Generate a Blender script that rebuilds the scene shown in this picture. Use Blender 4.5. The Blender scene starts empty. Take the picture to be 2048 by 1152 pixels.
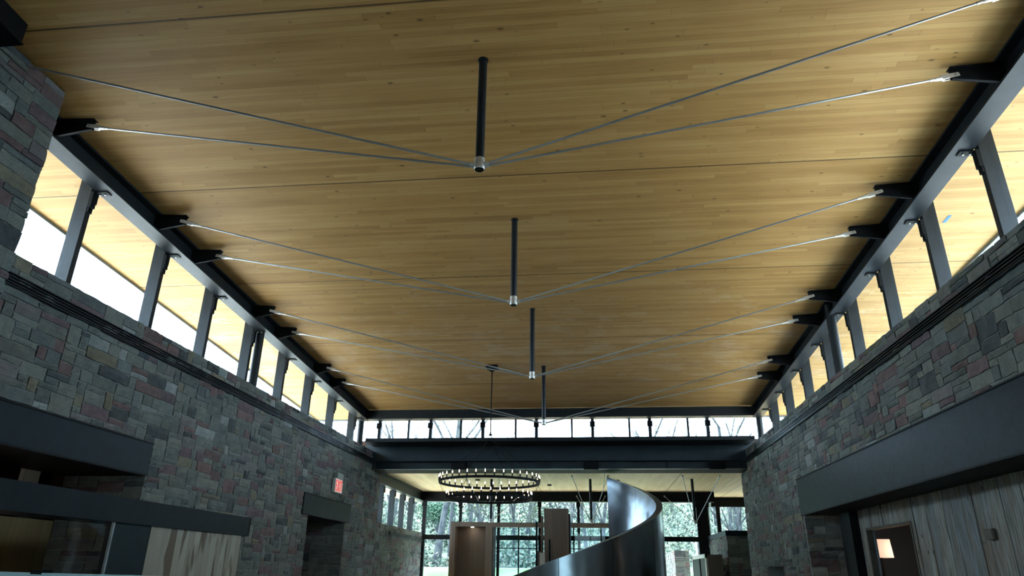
import bpy, math, random
from mathutils import Vector, Matrix, noise

# ------------------------------------------------------------------ camera, sky, sun, exposure
H0 = 1.6                                   # eye height; all "z" below are measured from the eye, MB.build adds H0
SC = bpy.context.scene
COL = SC.collection
PI = math.pi
PITCH, YAW, ROLL = .390085, -.116249, .0143943
fw = Vector((math.sin(YAW)*math.cos(PITCH), math.cos(YAW)*math.cos(PITCH), math.sin(PITCH)))
rt = fw.cross(Vector((0, 0, 1))).normalized(); up = rt.cross(fw)
c_, s_ = math.cos(ROLL), math.sin(ROLL)
rt, up = c_*rt + s_*up, -s_*rt + c_*up
cam = bpy.data.objects.new('camera', bpy.data.cameras.new('camera'))
cam.data.lens = 1382.5/2048*36; cam.data.sensor_width = 36; cam.data.clip_end = 500; cam.data.clip_start = .02
M = Matrix((rt, up, -fw)).transposed().to_4x4(); M.translation = Vector((0, 0, H0))
cam.matrix_world = M
COL.objects.link(cam); SC.camera = cam

SC.view_settings.view_transform = 'Standard'
SC.view_settings.look = 'None'
SC.view_settings.gamma = 1
SC.view_settings.use_curve_mapping = False
SC.view_settings.exposure = 2.13
SC.cycles.use_denoising = True
SC.cycles.max_bounces = 8
SC.cycles.diffuse_bounces = 5
SC.cycles.glossy_bounces = 4
SC.cycles.transparent_max_bounces = 16
SC.cycles.transmission_bounces = 4
SC.cycles.sample_clamp_indirect = 8
SC.cycles.caustics_reflective = False
SC.cycles.caustics_refractive = False
SC.cycles.blur_glossy = 0.5

SKY = 3.2
w = bpy.data.worlds.new('sky'); SC.world = w; w.use_nodes = True
wn = w.node_tree.nodes; wl = w.node_tree.links
bg = wn['Background']; bg.inputs[1].default_value = SKY
wt = wn.new('ShaderNodeTexCoord'); wnz = wn.new('ShaderNodeTexNoise'); wr = wn.new('ShaderNodeValToRGB')
wnz.inputs['Scale'].default_value = 2.0; wnz.inputs['Detail'].default_value = 4
wr.color_ramp.elements[0].color = (.48, .76, 1.0, 1); wr.color_ramp.elements[0].position = .3
wr.color_ramp.elements[1].color = (.78, .92, 1.0, 1); wr.color_ramp.elements[1].position = .7
wl.new(wt.outputs['Generated'], wnz.inputs['Vector']); wl.new(wnz.outputs['Fac'], wr.inputs[0]); wl.new(wr.outputs[0], bg.inputs[0])

sun = bpy.data.objects.new('sun', bpy.data.lights.new('sun', 'SUN'))
sun.data.energy = 4.2; sun.data.angle = .02; sun.data.color = (1, .93, .82)
sun.rotation_euler = (math.radians(33), 0, math.radians(-123))      # high, from the far left
COL.objects.link(sun)

# ------------------------------------------------------------------ helpers
class MB:
    def __init__(s): s.v = []; s.f = []; s.c = []; s.col = None
    def face(s, *i):
        s.f.append(tuple(i)); s.c.append(s.col)
    def quad(s, a, b, c, d):
        n = len(s.v); s.v += [Vector(a), Vector(b), Vector(c), Vector(d)]; s.face(n, n+1, n+2, n+3); return s
    def box(s, x0, x1, y0, y1, z0, z1):
        if x0 > x1: x0, x1 = x1, x0
        if y0 > y1: y0, y1 = y1, y0
        if z0 > z1: z0, z1 = z1, z0
        return s.hexa([(x0,y0,z0),(x1,y0,z0),(x1,y1,z0),(x0,y1,z0),(x0,y0,z1),(x1,y0,z1),(x1,y1,z1),(x0,y1,z1)])
    def hexa(s, p):
        n = len(s.v); s.v += [Vector(q) for q in p]
        for f in ((0,3,2,1),(4,5,6,7),(0,1,5,4),(1,2,6,5),(2,3,7,6),(3,0,4,7)): s.face(*[n+i for i in f])
        return s
    def prism(s, poly, d):                 # poly: 3-D points, extruded by vector d
        n = len(s.v); k = len(poly); d = Vector(d)
        s.v += [Vector(q) for q in poly] + [Vector(q)+d for q in poly]
        s.face(*range(n+k-1, n-1, -1)); s.face(*range(n+k, n+2*k))
        for i in range(k): j = (i+1) % k; s.face(n+i, n+j, n+k+j, n+k+i)
        return s
    def tube(s, a, b, r, n=12, r2=None, cap=True):
        a, b = Vector(a), Vector(b); r2 = r if r2 is None else r2
        d = (b-a).normalized(); t = Vector((0, 0, 1)) if abs(d.z) < .9 else Vector((1, 0, 0))
        e = d.cross(t).normalized(); g = d.cross(e)
        k = len(s.v)
        for q, rr in ((a, r), (b, r2)):
            for i in range(n):
                w_ = 2*PI*i/n; s.v.append(q + rr*(math.cos(w_)*e + math.sin(w_)*g))
        for i in range(n): j = (i+1) % n; s.face(k+i, k+n+i, k+n+j, k+j)
        if cap: s.face(*range(k, k+n)); s.face(*range(k+2*n-1, k+n-1, -1))
        return s
    def lathe(s, c, prof, n=16, axis=None):  # prof: (r, z) pairs about a vertical axis through c
        c = Vector(c); k = len(s.v)
        for r, z in prof:
            for i in range(n): a = 2*PI*i/n; s.v.append(c + Vector((r*math.cos(a), r*math.sin(a), z)))
        for m in range(len(prof)-1):
            for i in range(n):
                j = (i+1) % n; s.face(k+m*n+i, k+m*n+j, k+(m+1)*n+j, k+(m+1)*n+i)
        if prof[0][0] > 1e-5: s.face(*range(k+n-1, k-1, -1))
        if prof[-1][0] > 1e-5: s.face(*range(k+(len(prof)-1)*n, k+len(prof)*n))
        return s
    def build(s, name, mat, parent=None, local=False, bevel=0, smooth=False, loc=None):
        me = bpy.data.meshes.new(name)
        off = Vector((0, 0, 0)) if local else Vector((0, 0, H0))
        base = Vector((0, 0, 0))
        if parent is not None and not local:
            base = world_loc(parent)
        if parent is None and not local:
            if loc is None:
                lo = [min(v[i] for v in s.v) for i in range(3)]; hi = [max(v[i] for v in s.v) for i in range(3)]
                loc = Vector(((lo[0]+hi[0])/2, (lo[1]+hi[1])/2, lo[2]))
            base = Vector(loc)+off
        me.from_pydata([v+off-base for v in s.v], [], s.f); me.validate()
        if any(c is not None for c in s.c):
            at = me.attributes.new('Col', 'FLOAT_COLOR', 'FACE')
            for i, c in enumerate(s.c): at.data[i].color = (*(c or (.3, .3, .3)), 1)
        if smooth:
            for p in me.polygons: p.use_smooth = True
            me.set_sharp_from_angle(angle=.6)
        me.materials.append(mat)
        o = bpy.data.objects.new(name, me); COL.objects.link(o)
        if parent is not None: o.parent = parent
        elif not local: o.location = base
        if bevel:
            b = o.modifiers.new('bevel', 'BEVEL'); b.width = bevel; b.segments = 2; b.limit_method = 'ANGLE'
        return o
def world_loc(o):
    l = Vector(o.location)
    while o.parent is not None: o = o.parent; l += Vector(o.location)
    return l
def tag(o, label, cat, group=None, kind=None):
    o['label'] = label; o['category'] = cat
    if group: o['group'] = group
    if kind: o['kind'] = kind
    return o
def thing(name, loc, label, cat, group=None):
    o = bpy.data.objects.new(name, None); o.empty_display_size = .1
    o.location = (loc[0], loc[1], loc[2]+H0); COL.objects.link(o)
    return tag(o, label, cat, group)
def struct(o): o['kind'] = 'structure'; return o
def copy_tree(o, parent=None):
    c = o.copy(); COL.objects.link(c)
    if parent is not None: c.parent = parent
    for ch in list(o.children): copy_tree(ch, c)
    return c
def CZ(y): return 5.75 - .0645*y           # hall ceiling height above the eye
def BZ(y): return 5.43 - .0645*y           # underside of the edge beams

# ------------------------------------------------------------------ materials
def mat(name, color=(.5,.5,.5), rough=.5, metal=0., spec=.5, emit=None, es=0):
    m = bpy.data.materials.new(name); m.use_nodes = True
    b = m.node_tree.nodes['Principled BSDF']
    b.inputs['Base Color'].default_value = (*color, 1); b.inputs['Roughness'].default_value = rough
    b.inputs['Metallic'].default_value = metal; b.inputs['Specular IOR Level'].default_value = spec
    if emit: b.inputs['Emission Color'].default_value = (*emit, 1); b.inputs['Emission Strength'].default_value = es
    return m
class NT:
    def __init__(s, m): s.t = m.node_tree; s.b = s.t.nodes['Principled BSDF']
    def n(s, k, **kw):
        x = s.t.nodes.new(k)
        for a, v in kw.items(): setattr(x, a, v)
        return x
    def l(s, a, b): s.t.links.new(a, b)
    def m(s, op, a, b=None, c=None):
        x = s.n('ShaderNodeMath', operation=op)
        for i, v in enumerate((a, b, c)):
            if v is None: continue
            if isinstance(v, (int, float)): x.inputs[i].default_value = v
            else: s.l(v, x.inputs[i])
        return x.outputs[0]
    def xyz(s):
        g = s.n('ShaderNodeNewGeometry'); p = s.n('ShaderNodeSeparateXYZ'); s.l(g.outputs['Position'], p.inputs[0]); return g.outputs['Position'], p.outputs
    def comb(s, x, y, z=0.):
        c = s.n('ShaderNodeCombineXYZ')
        for i, v in enumerate((x, y, z)):
            if isinstance(v, (int, float)): c.inputs[i].default_value = v
            else: s.l(v, c.inputs[i])
        return c.outputs[0]
    def noise(s, vec, scale=1, detail=3, rough=.5):
        x = s.n('ShaderNodeTexNoise'); x.inputs['Scale'].default_value = scale; x.inputs['Detail'].default_value = detail
        x.inputs['Roughness'].default_value = rough; s.l(vec, x.inputs['Vector']); return x.outputs['Fac']
    def ramp(s, fac, stops):
        r = s.n('ShaderNodeValToRGB'); e = r.color_ramp.elements
        while len(e) < len(stops): e.new(.5)
        for i, (p, c) in enumerate(stops): e[i].position = p; e[i].color = (*c, 1) if len(c) == 3 else c
        s.l(fac, r.inputs[0]); return r.outputs[0]
    def mix(s, fac, a, b, mode='MIX'):
        x = s.n('ShaderNodeMix', data_type='RGBA', blend_type=mode)
        for i, v in ((0, fac), (6, a), (7, b)):
            if isinstance(v, (int, float)): x.inputs[i].default_value = v
            elif isinstance(v, tuple): x.inputs[i].default_value = (*v, 1)
            else: s.l(v, x.inputs[i])
        return x.outputs[2]
    def bump(s, h, strength=.3, dist=.01):
        x = s.n('ShaderNodeBump'); x.inputs['Strength'].default_value = strength; x.inputs['Distance'].default_value = dist
        s.l(h, x.inputs['Height']); s.l(x.outputs[0], s.b.inputs['Normal'])
    def white(s, vec):
        x = s.n('ShaderNodeTexWhiteNoise'); s.l(vec, x.inputs['Vector']); return x.outputs['Value']

def board_ceiling(name, swap, bw, tones, seam=3.1, seam0=5.3, scuff=False, knots=True):
    m = mat(name, rough=.62, spec=.25); t = NT(m); pos, p = t.xyz()
    X, Y = (p[1], p[0]) if swap else (p[0], p[1])
    ry = t.m('DIVIDE', Y, bw); row = t.m('FLOOR', ry); fr = t.m('FRACT', ry)
    r1 = t.white(t.comb(row, 3.1))
    cx = t.m('DIVIDE', t.m('ADD', X, t.m('MULTIPLY', r1, 7.)), 2.3); colm = t.m('FLOOR', cx); fc = t.m('FRACT', cx)
    v = t.white(t.comb(row, colm, 1.7))
    grain = t.noise(t.comb(t.m('MULTIPLY', X, 1.3), t.m('MULTIPLY', Y, 42.), v), 1, 5, .68)
    cloud = t.noise(t.comb(t.m('MULTIPLY', X, .55), t.m('MULTIPLY', Y, 3.2)), 1, 3)
    mixv = t.m('ADD', t.m('MULTIPLY', v, .24), t.m('ADD', t.m('MULTIPLY', grain, .55), t.m('MULTIPLY', cloud, .45)))
    c = t.ramp(mixv, [(.30, tones[0]), (.62, tones[1]), (.95, tones[2])])
    if knots:
        vo = t.n('ShaderNodeTexVoronoi'); vo.inputs['Scale'].default_value = 1
        t.l(t.comb(t.m('MULTIPLY', X, 3.6), t.m('MULTIPLY', Y, 7.5)), vo.inputs['Vector'])
        rnd = t.n('ShaderNodeSeparateColor'); t.l(vo.outputs['Color'], rnd.inputs[0])
        k = t.ramp(t.m('DIVIDE', vo.outputs['Distance'], t.m('ADD', t.m('MULTIPLY', t.m('POWER', rnd.outputs[0], 1.7), .17), .015)), [(.35, (1,1,1)), (1., (0,0,0))])
        c = t.mix(t.m('MULTIPLY', k, .72), c, (.07, .035, .014))
    if scuff:
        n1 = t.noise(t.comb(t.m('MULTIPLY', X, 1.1), t.m('MULTIPLY', Y, 1.6)), 1, 5, .7)
        n2 = t.noise(t.comb(t.m('MULTIPLY', X, 2.), t.m('MULTIPLY', Y, 30.)), 1, 3, .7)
        near = t.m('MULTIPLY', t.ramp(t.m('ABSOLUTE', t.m('SUBTRACT', Y, 15.6)), [(.0, (1,1,1)), (1., (0,0,0))]), 1.)
        lim = t.m('MULTIPLY', t.m('SUBTRACT', 3.2, t.m('ABSOLUTE', t.m('SUBTRACT', Y, 15.8))), .035)
        s1 = t.ramp(t.m('ADD', n1, lim), [(.56, (0,0,0)), (.68, (1,1,1))])
        s2 = t.ramp(n2, [(.42, (0,0,0)), (.6, (1,1,1))])
        c = t.mix(t.m('MULTIPLY', t.m('MULTIPLY', s1, s2), .55), c, (.62, .50, .36))
    e1 = t.m('LESS_THAN', t.m('MULTIPLY', t.m('MINIMUM', fr, t.m('SUBTRACT', 1., fr)), bw), .0016)
    e2 = t.m('LESS_THAN', t.m('MULTIPLY', t.m('MINIMUM', fc, t.m('SUBTRACT', 1., fc)), 2.3), .003)
    c = t.mix(t.m('MULTIPLY', t.m('MAXIMUM', e1, e2), .35), c, (.09, .05, .02))
    fs = t.m('FRACT', t.m('DIVIDE', t.m('SUBTRACT', Y, seam0), seam))
    es = t.m('LESS_THAN', t.m('MULTIPLY', t.m('MINIMUM', fs, t.m('SUBTRACT', 1., fs)), seam), .012)
    c = t.mix(t.m('MULTIPLY', es, .8), c, (.04, .022, .01))
    t.l(c, t.b.inputs['Base Color']); t.bump(t.m('ADD', t.m('MULTIPLY', grain, .5), t.m('MULTIPLY', v, .4)), .15, .004)
    return m
CEIL = board_ceiling('spruce_ceiling', False, .075, ((.33,.17,.047), (.48,.275,.090), (.62,.405,.165)), scuff=True)
CEIL2 = board_ceiling('pale_ceiling', True, .12, ((.56,.41,.19), (.74,.56,.30), (.85,.69,.44)), seam=2.4, seam0=.4)

def m_stone(name='stone'):
    m = mat(name, rough=.85, spec=.3); t = NT(m); pos, p = t.xyz()
    a = t.n('ShaderNodeAttribute', attribute_name='Col')
    n1 = t.noise(pos, 7, 5, .65); n2 = t.noise(pos, 38, 4, .7)
    c = t.mix(t.ramp(n1, [(.3, (0,0,0)), (.72, (1,1,1))]), t.mix(.30, a.outputs['Color'], (.04,.05,.052)), t.mix(.16, a.outputs['Color'], (.42,.42,.38)))
    c = t.mix(t.ramp(n2, [(.35, (.35,.35,.35)), (.6, (0,0,0))]), c, (.05,.055,.055))
    t.l(c, t.b.inputs['Base Color']); t.bump(t.m('ADD', t.m('MULTIPLY', n1, .6), t.m('MULTIPLY', n2, .4)), .7, .02)
    return m
STONE = m_stone()
def m_steel(name, col, rough=.42, spec=.5, var=.3, metal=0.):
    m = mat(name, col, rough, metal, spec); t = NT(m); pos, p = t.xyz()
    n = t.noise(pos, 3.0, 4, .6)
    d = tuple(x*(1-var) for x in col); e = tuple(x*(1+var) for x in col)
    t.l(t.ramp(n, [(.3, d), (.7, e)]), t.b.inputs['Base Color'])
    t.l(t.m('ADD', t.m('MULTIPLY', t.noise(pos, 11, 3), .15), rough-.07), t.b.inputs['Roughness'])
    return m
STEEL = m_steel('dark_painted_steel', (.010,.014,.017), .50, .3)
STEEL2 = m_steel('blackened_steel', (.0022,.010,.0155), .5, .16)
GIRD = m_steel('girder_paint', (.011,.021,.028), .5, .35)
BLACK = m_steel('matt_black', (.0035,.004,.005), .6, .15)
TUBE = m_steel('black_tube', (.006,.009,.013), .45, .35)
ROD = m_steel('stainless_rod', (.42,.43,.44), .35, .8, .1, .75)
NICKEL = m_steel('polished_clevis', (.62,.59,.54), .36, .8, .15, .6)
GALV = m_steel('eave_trim', (.20,.24,.27), .5, .4)
WHITE = mat('white_board', (.75,.74,.70), .6)
CAP = m_steel('pale_rail', (.45,.62,.68), .35, .5, .1)

def m_stainless():
    m = mat('brushed_stainless', (.36,.41,.45), .27, 1.); t = NT(m); pos, p = t.xyz()
    n = t.noise(pos, 1.15, 2, .5); n2 = t.noise(t.comb(t.m('MULTIPLY', p[0], 2.), t.m('MULTIPLY', p[1], 2.), t.m('MULTIPLY', p[2], 90.)), 1, 3)
    t.bump(n, .10, .18)
    t.l(t.m('ADD', t.m('MULTIPLY', n2, .08), .17), t.b.inputs['Roughness'])
    return m
STAIN = m_stainless()
STAIN_IN = STAIN.copy(); STAIN_IN.name = 'inner_stainless_dimmed'; STAIN_IN.node_tree.nodes['Principled BSDF'].inputs['Base Color'].default_value = (.19,.22,.245,1)  # same steel, dimmer inner reflections put into a darker base colour
def m_glass(name, tint, fres=1.0):
    m = bpy.data.materials.new(name); m.use_nodes = True; nt = m.node_tree; N = nt.nodes
    for x in list(N): 
        if x.type == 'BSDF_PRINCIPLED': N.remove(x)
    out = [x for x in N if x.type == 'OUTPUT_MATERIAL'][0]
    tr = N.new('ShaderNodeBsdfTransparent'); tr.inputs[0].default_value = (*tint, 1)
    gl = N.new('ShaderNodeBsdfGlossy'); gl.inputs['Roughness'].default_value = .02
    fr = N.new('ShaderNodeFresnel'); fr.inputs[0].default_value = 1.45
    mu = N.new('ShaderNodeMath'); mu.operation = 'MULTIPLY'; mu.inputs[1].default_value = fres
    ge = N.new('ShaderNodeNewGeometry'); iv = N.new('ShaderNodeMath'); iv.operation = 'SUBTRACT'; iv.inputs[0].default_value = 1
    nt.links.new(ge.outputs['Backfacing'], iv.inputs[1]); m2 = N.new('ShaderNodeMath'); m2.operation = 'MULTIPLY'      # reflect on the entry face only
    mx = N.new('ShaderNodeMixShader')
    nt.links.new(fr.outputs[0], mu.inputs[0]); nt.links.new(mu.outputs[0], m2.inputs[0]); nt.links.new(iv.outputs[0], m2.inputs[1]); nt.links.new(m2.outputs[0], mx.inputs[0])
    nt.links.new(tr.outputs[0], mx.inputs[1]); nt.links.new(gl.outputs[0], mx.inputs[2]); nt.links.new(mx.outputs[0], out.inputs[0])
    return m
GLASS = m_glass('window_glass', (.95,.975,1.), .8)
GLASS2 = m_glass('partition_glass', (.87,.95,.99), 1.2)
def m_wood(name, axis, tones, bw=.11, gs=22., rough=.55, streak=0.):
    m = mat(name, rough=rough, spec=.3); t = NT(m); pos, p = t.xyz()
    A = p[axis]; Z = p[2]
    ra = t.m('DIVIDE', A, bw); row = t.m('FLOOR', ra); fr = t.m('FRACT', ra); v = t.white(t.comb(row, 9.2, 2.))
    g = t.noise(t.comb(t.m('MULTIPLY', A, gs), t.m('MULTIPLY', Z, 1.1), v), 1, 5, .6)
    g2 = t.noise(t.comb(t.m('MULTIPLY', A, gs*.35), t.m('MULTIPLY', Z, .8), t.m('MULTIPLY', v, 7.)), 1, 3, .5)
    c = t.ramp(t.m('ADD', t.m('MULTIPLY', v, .40), t.m('ADD', t.m('MULTIPLY', g, .35), t.m('MULTIPLY', g2, .35))), [(.28, tones[0]), (.55, tones[1]), (.85, tones[2])])
    if streak:
        c = t.mix(t.m('MULTIPLY', t.ramp(g2, [(.54, (0,0,0)), (.62, (1,1,1))]), streak), c, tones[3])
    e = t.m('LESS_THAN', t.m('MULTIPLY', t.m('MINIMUM', fr, t.m('SUBTRACT', 1., fr)), bw), .002)
    c = t.mix(t.m('MULTIPLY', e, .6), c, (.03,.02,.012))
    t.l(c, t.b.inputs['Base Color']); t.bump(g, .25, .004)
    return m
ASH = m_wood('pale_hickory', 1, ((.22,.20,.165), (.30,.29,.245), (.36,.35,.30), (.09,.06,.04)), .17, 10., streak=.9)
OAK = m_wood('grey_oak', 0, ((.16,.115,.085), (.21,.155,.12), (.26,.20,.155)), .22, 30.)
BROWN = m_wood('olive_oak', 1, ((.12,.085,.035), (.17,.12,.055), (.22,.16,.075)), .30, 14.)
def m_barn():
    m = mat('barn_boards', rough=.8, spec=.2); t = NT(m); a = t.n('ShaderNodeAttribute', attribute_name='Col')
    pos, p = t.xyz()
    g = t.noise(t.comb(t.m('MULTIPLY', p[1], 34.), t.m('MULTIPLY', p[2], 1.6)), 1, 6, .65)
    g2 = t.noise(t.comb(t.m('MULTIPLY', p[1], 7.), t.m('MULTIPLY', p[2], 1.3), 4.), 1, 4, .6)
    c = t.mix(t.ramp(g2, [(.4, (0,0,0)), (.62, (1,1,1))]), t.mix(1., a.outputs['Color'], (.95,1.05,1.1), 'MULTIPLY'), t.mix(.5, a.outputs['Color'], (.16,.12,.075)))
    c = t.mix(t.ramp(g, [(.32, (.85,.85,.85)), (.55, (0,0,0))]), c, (.055,.05,.042))
    vo = t.n('ShaderNodeTexVoronoi'); t.l(t.comb(t.m('MULTIPLY', p[1], 5.), t.m('MULTIPLY', p[2], 2.2)), vo.inputs['Vector']); vo.inputs['Scale'].default_value = 1
    c = t.mix(t.ramp(vo.outputs['Distance'], [(.05, (1,1,1)), (.10, (0,0,0))]), c, (.02,.017,.014))
    t.l(c, t.b.inputs['Base Color']); t.bump(g, .5, .01)
    return m
BARN = m_barn()
def m_plain(name, a, b, scale=2., rough=.8):
    m = mat(name, rough=rough, spec=.2); t = NT(m); pos, p = t.xyz()
    t.l(t.ramp(t.noise(pos, scale, 5, .6), [(.35, a), (.65, b)]), t.b.inputs['Base Color']); return m
FLOOR = m_plain('floor_slab', (.40,.37,.32), (.48,.45,.39), 1.2, .5)
PLASTER = m_plain('grey_plaster', (.13,.15,.17), (.16,.18,.20), 1.)
DARKW = m_plain('dark_brown_lining', (.03,.018,.012), (.05,.03,.02), 2.)
GRASS = m_plain('lawn', (.13,.30,.07), (.28,.48,.14), .6, .9)
PAVE = m_plain('gravel_road', (.72,.69,.63), (.85,.82,.76), 1.5, .9)
WOODS = m_plain('woodland_floor', (.10,.16,.06), (.36,.33,.24), .8, .95)
BARK = m_plain('bark', (.02,.024,.028), (.06,.065,.065), 3., .9)
LEAF = m_plain('spring_leaves', (.05,.08,.045), (.13,.15,.085), .7, .7)
LEAF2 = m_plain('evergreen_leaves', (.02,.06,.035), (.05,.11,.06), .9, .7)
TWIG = m_plain('twigs', (.06,.065,.065), (.16,.16,.145), .9, .8)

# ------------------------------------------------------------------ masonry
PAL = [((.20,.21,.185), 34), ((.255,.25,.21), 22), ((.17,.185,.18), 14), ((.24,.205,.20), 8), ((.23,.115,.11), 11), ((.19,.105,.12), 8), ((.05,.062,.07), 9), ((.38,.39,.37), 4), ((.27,.22,.14), 4)]
def pick(r):
    t = r.random()*sum(w_ for _, w_ in PAL)
    for c, w_ in PAL:
        t -= w_
        if t <= 0: break
    k = r.uniform(.55, .95); return (c[0]*k*.92, c[1]*k*1.02, c[2]*k*1.06)
def stone_face(mb, o, u, n, W, H, holes, seed, U=.082, res=.085, deep=.038, lens=(2, 9)):
    """random ashlar on the plane through o, running along u (unit) and up, facing n; holes: (u0,u1,v0,v1)"""
    r = random.Random(seed); o, u, n = Vector(o), Vector(u), Vector(n)
    nu, nv = max(1, round(W/U)), max(1, round(H/U)); du, dv = W/nu, H/nv
    occ = [[False]*nv for _ in range(nu)]
    for i in range(nu):
        for j in range(nv):
            cu, cv = (i+.5)*du, (j+.5)*dv
            if any(a < cu < b and c < cv < d for a, b, c, d in holes): occ[i][j] = True
    flip = u.cross(Vector((0, 0, 1))).dot(n) < 0
    for j in range(nv):
        for i in range(nu):
            if occ[i][j]: continue
            q = r.random(); hk = 1 if q < .38 else (2 if q < .93 else 3)
            lk = r.randint(lens[0], lens[1]) if hk < 3 else r.randint(3, 6)
            if hk == 1 and lk > 6: lk = 5
            ok = 1
            for k in range(1, hk):
                if j+k < nv and not occ[i][j+k]: ok += 1
                else: break
            hk = ok
            L = 1
            while L < lk and i+L < nu and all(not occ[i+L][j+k] for k in range(hk)): L += 1
            if i+L < nu and not occ[i+L][j] and (i+L+1 >= nu or occ[i+L+1][j]) and all(not occ[i+L][j+k] for k in range(hk)): L += 1
            for a in range(L):
                for k in range(hk): occ[i+a][j+k] = True
            g = .0065
            u0, u1, v0, v1 = i*du+g, (i+L)*du-g, j*dv+g, (j+hk)*dv-g
            a, b = max(2, int((u1-u0)/res)), max(2, int((v1-v0)/res))
            h = r.uniform(.35, 1.)*deep; tilt = r.uniform(-.4, .4)*deep; tv = r.uniform(-.4, .4)*deep; sd = r.random()*50
            mb.col = pick(r); k0 = len(mb.v)
            for y in range(b+1):
                for x in range(a+1):
                    fu, fv = x/a, y/b
                    edge = x in (0, a) or y in (0, b)
                    pu = u0+(u1-u0)*fu; pv = v0+(v1-v0)*fv
                    if edge:
                        pu += (r.random()-.5)*.012; pv += (r.random()-.5)*.012
                    hh = h + tilt*(fu-.5) + tv*(fv-.5) + deep*.75*noise.noise(Vector((pu*6+sd, pv*6, sd)))
                    if edge: hh = hh*.45 + .002
                    mb.v.append(o + u*pu + Vector((0, 0, pv)) + n*max(hh, .003))
            def F(*idx): mb.face(*(idx if not flip else idx[::-1]))
            for y in range(b):
                for x in range(a):
                    p0 = k0+y*(a+1)+x; F(p0, p0+1, p0+a+2, p0+a+1)
            per = [k0+x for x in range(a+1)] + [k0+y*(a+1)+a for y in range(1, b+1)] + [k0+b*(a+1)+x for x in range(a-1, -1, -1)] + [k0+y*(a+1) for y in range(b-1, 0, -1)]
            k1 = len(mb.v)
            for q_ in per: mb.v.append(mb.v[q_] - n*(.03+deep))
            m_ = len(per)
            for x in range(m_): y = (x+1) % m_; F(per[x], k1+x, k1+y, per[y])
    mb.col = None
MORT = (.26,.29,.285)
def mbox(mb, *a): mb.col = MORT; mb.box(*a); mb.col = None

LX, RX = -6.742, 4.49                       # inner faces of the two long stone walls
TOP = 3.43
FL = -H0
# left long wall: mortar core with the two openings
wl_ = MB(); XI = LX-.012
mbox(wl_, XI-.5, XI, -6, 2.38, FL, TOP-.02); mbox(wl_, XI-.5, XI, 6.26, 10.1, 1.5, TOP-.02)
mbox(wl_, XI-1.3, XI, 10.112, 16.6, FL, 1.5); mbox(wl_, XI-.5, XI, 10.112, 16.6, 1.5, TOP-.02)
mbox(wl_, XI-.5, XI, 16.6, 19.2, 1.45, TOP-.02)
mbox(wl_, XI-1.5, XI, 19.212, 21.2, FL, 1.45); mbox(wl_, XI-.5, XI, 19.2, 21.2, 1.45, TOP-.02)
mbox(wl_, XI-.5, XI, 21.2, 22.19, FL, 2.85)
stone_face(wl_, (LX-.01, 6.3, FL), (0,1,0), (1,0,0), 14.9, TOP-FL, [(-1, 3.82, -1, 3.36), (9.87, 13.23, 2.8, 3.28), (10.3, 12.9, -1, 2.9)], 5)
stone_face(wl_, (LX-.01, 21.2, FL), (0,1,0), (1,0,0), 1.0, 2.85-FL, [], 6)
stone_face(wl_, (-8.05, 10.1, FL), (1,0,0), (0,-1,0), 1.325, 2.88, [], 7)
stone_face(wl_, (-8.2, 19.2, FL), (1,0,0), (0,-1,0), 1.475, 2.85, [], 8)
struct(wl_.build('wall_left', STONE))
# stone pier rising to the ceiling, near left
pr = MB(); mbox(pr, -7.6, -6.252, 2.4, 6.22, FL, CZ(6.24)-.03)
stone_face(pr, (-6.25, 2.4, FL), (0,1,0), (1,0,0), 3.84, CZ(6.24)-FL-.02, [], 11, deep=.045)
stone_face(pr, (-7.6, 6.23, FL), (1,0,0), (0,1,0), 1.35, CZ(6.24)-FL-.03, [], 12)
tag(pr.build('stone_pier', STONE), 'tall rough stone pier rising to the ceiling at the left edge', 'pier')
# right long wall
wr_ = MB(); XI = RX+.012
mbox(wr_, XI, XI+.5, -6, 3., FL, TOP-.02); mbox(wr_, XI, XI+.5, 3., 16.1, 1.7, TOP-.02)
mbox(wr_, XI, XI+1.3, 16.112, 18.4, FL, 1.7); mbox(wr_, XI, XI+.5, 16.1, 21.2, 1.7, TOP-.02)
mbox(wr_, XI, XI+.5, 18.4, 20.13, .24, 1.7); mbox(wr_, XI+.5, XI+.7, 18.4, 20.13, FL, 1.7); mbox(wr_, XI, XI+.5, 20.13, 22.19, FL, 1.7); mbox(wr_, XI, XI+.5, 21.2, 22.19, 1.7, 2.85)
stone_face(wr_, (RX+.01, 3., FL), (0,1,0), (-1,0,0), 18.2, TOP-FL, [(-1, 13.25, -1, 3.55), (15.4, 17.13, -1, 1.84)], 15)
stone_face(wr_, (RX+.01, 21.2, FL), (0,1,0), (-1,0,0), 1.0, 2.85-FL, [], 16)
stone_face(wr_, (RX-.02, 16.1, FL), (1,0,0), (0,-1,0), 1.3, 2.83, [], 17)
struct(wr_.build('wall_right', STONE))

# ------------------------------------------------------------------ roof slabs
def slab(mb, x0, x1, y0, y1, z0f, th):
    mb.hexa([(x0,y0,z0f(y0)),(x1,y0,z0f(y0)),(x1,y1,z0f(y1)),(x0,y1,z0f(y1)),(x0,y0,z0f(y0)+th),(x1,y0,z0f(y0)+th),(x1,y1,z0f(y1)+th),(x0,y1,z0f(y1)+th)])
    return mb
struct(slab(MB(), -8.62, 6.52, -7., 21.08, CZ, .30).build('ceiling', CEIL))
tr = MB()
slab(tr, -8.66, -8.60, -7., 21.12, lambda y: CZ(y)-.05, .40); slab(tr, 6.50, 6.56, -7., 21.12, lambda y: CZ(y)-.05, .40)
tr.box(-8.66, 6.56, 21.06, 21.12, CZ(21.1)-.05, CZ(21.1)+.35)
struct(tr.build('trim_1', GALV))
BC = 2.96                                   # flat ceiling of the lower room beyond
struct(MB().box(-8.6, 9.5, 21.35, 32.2, BC, BC+.3).build('ceiling_beyond', CEIL2))
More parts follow.
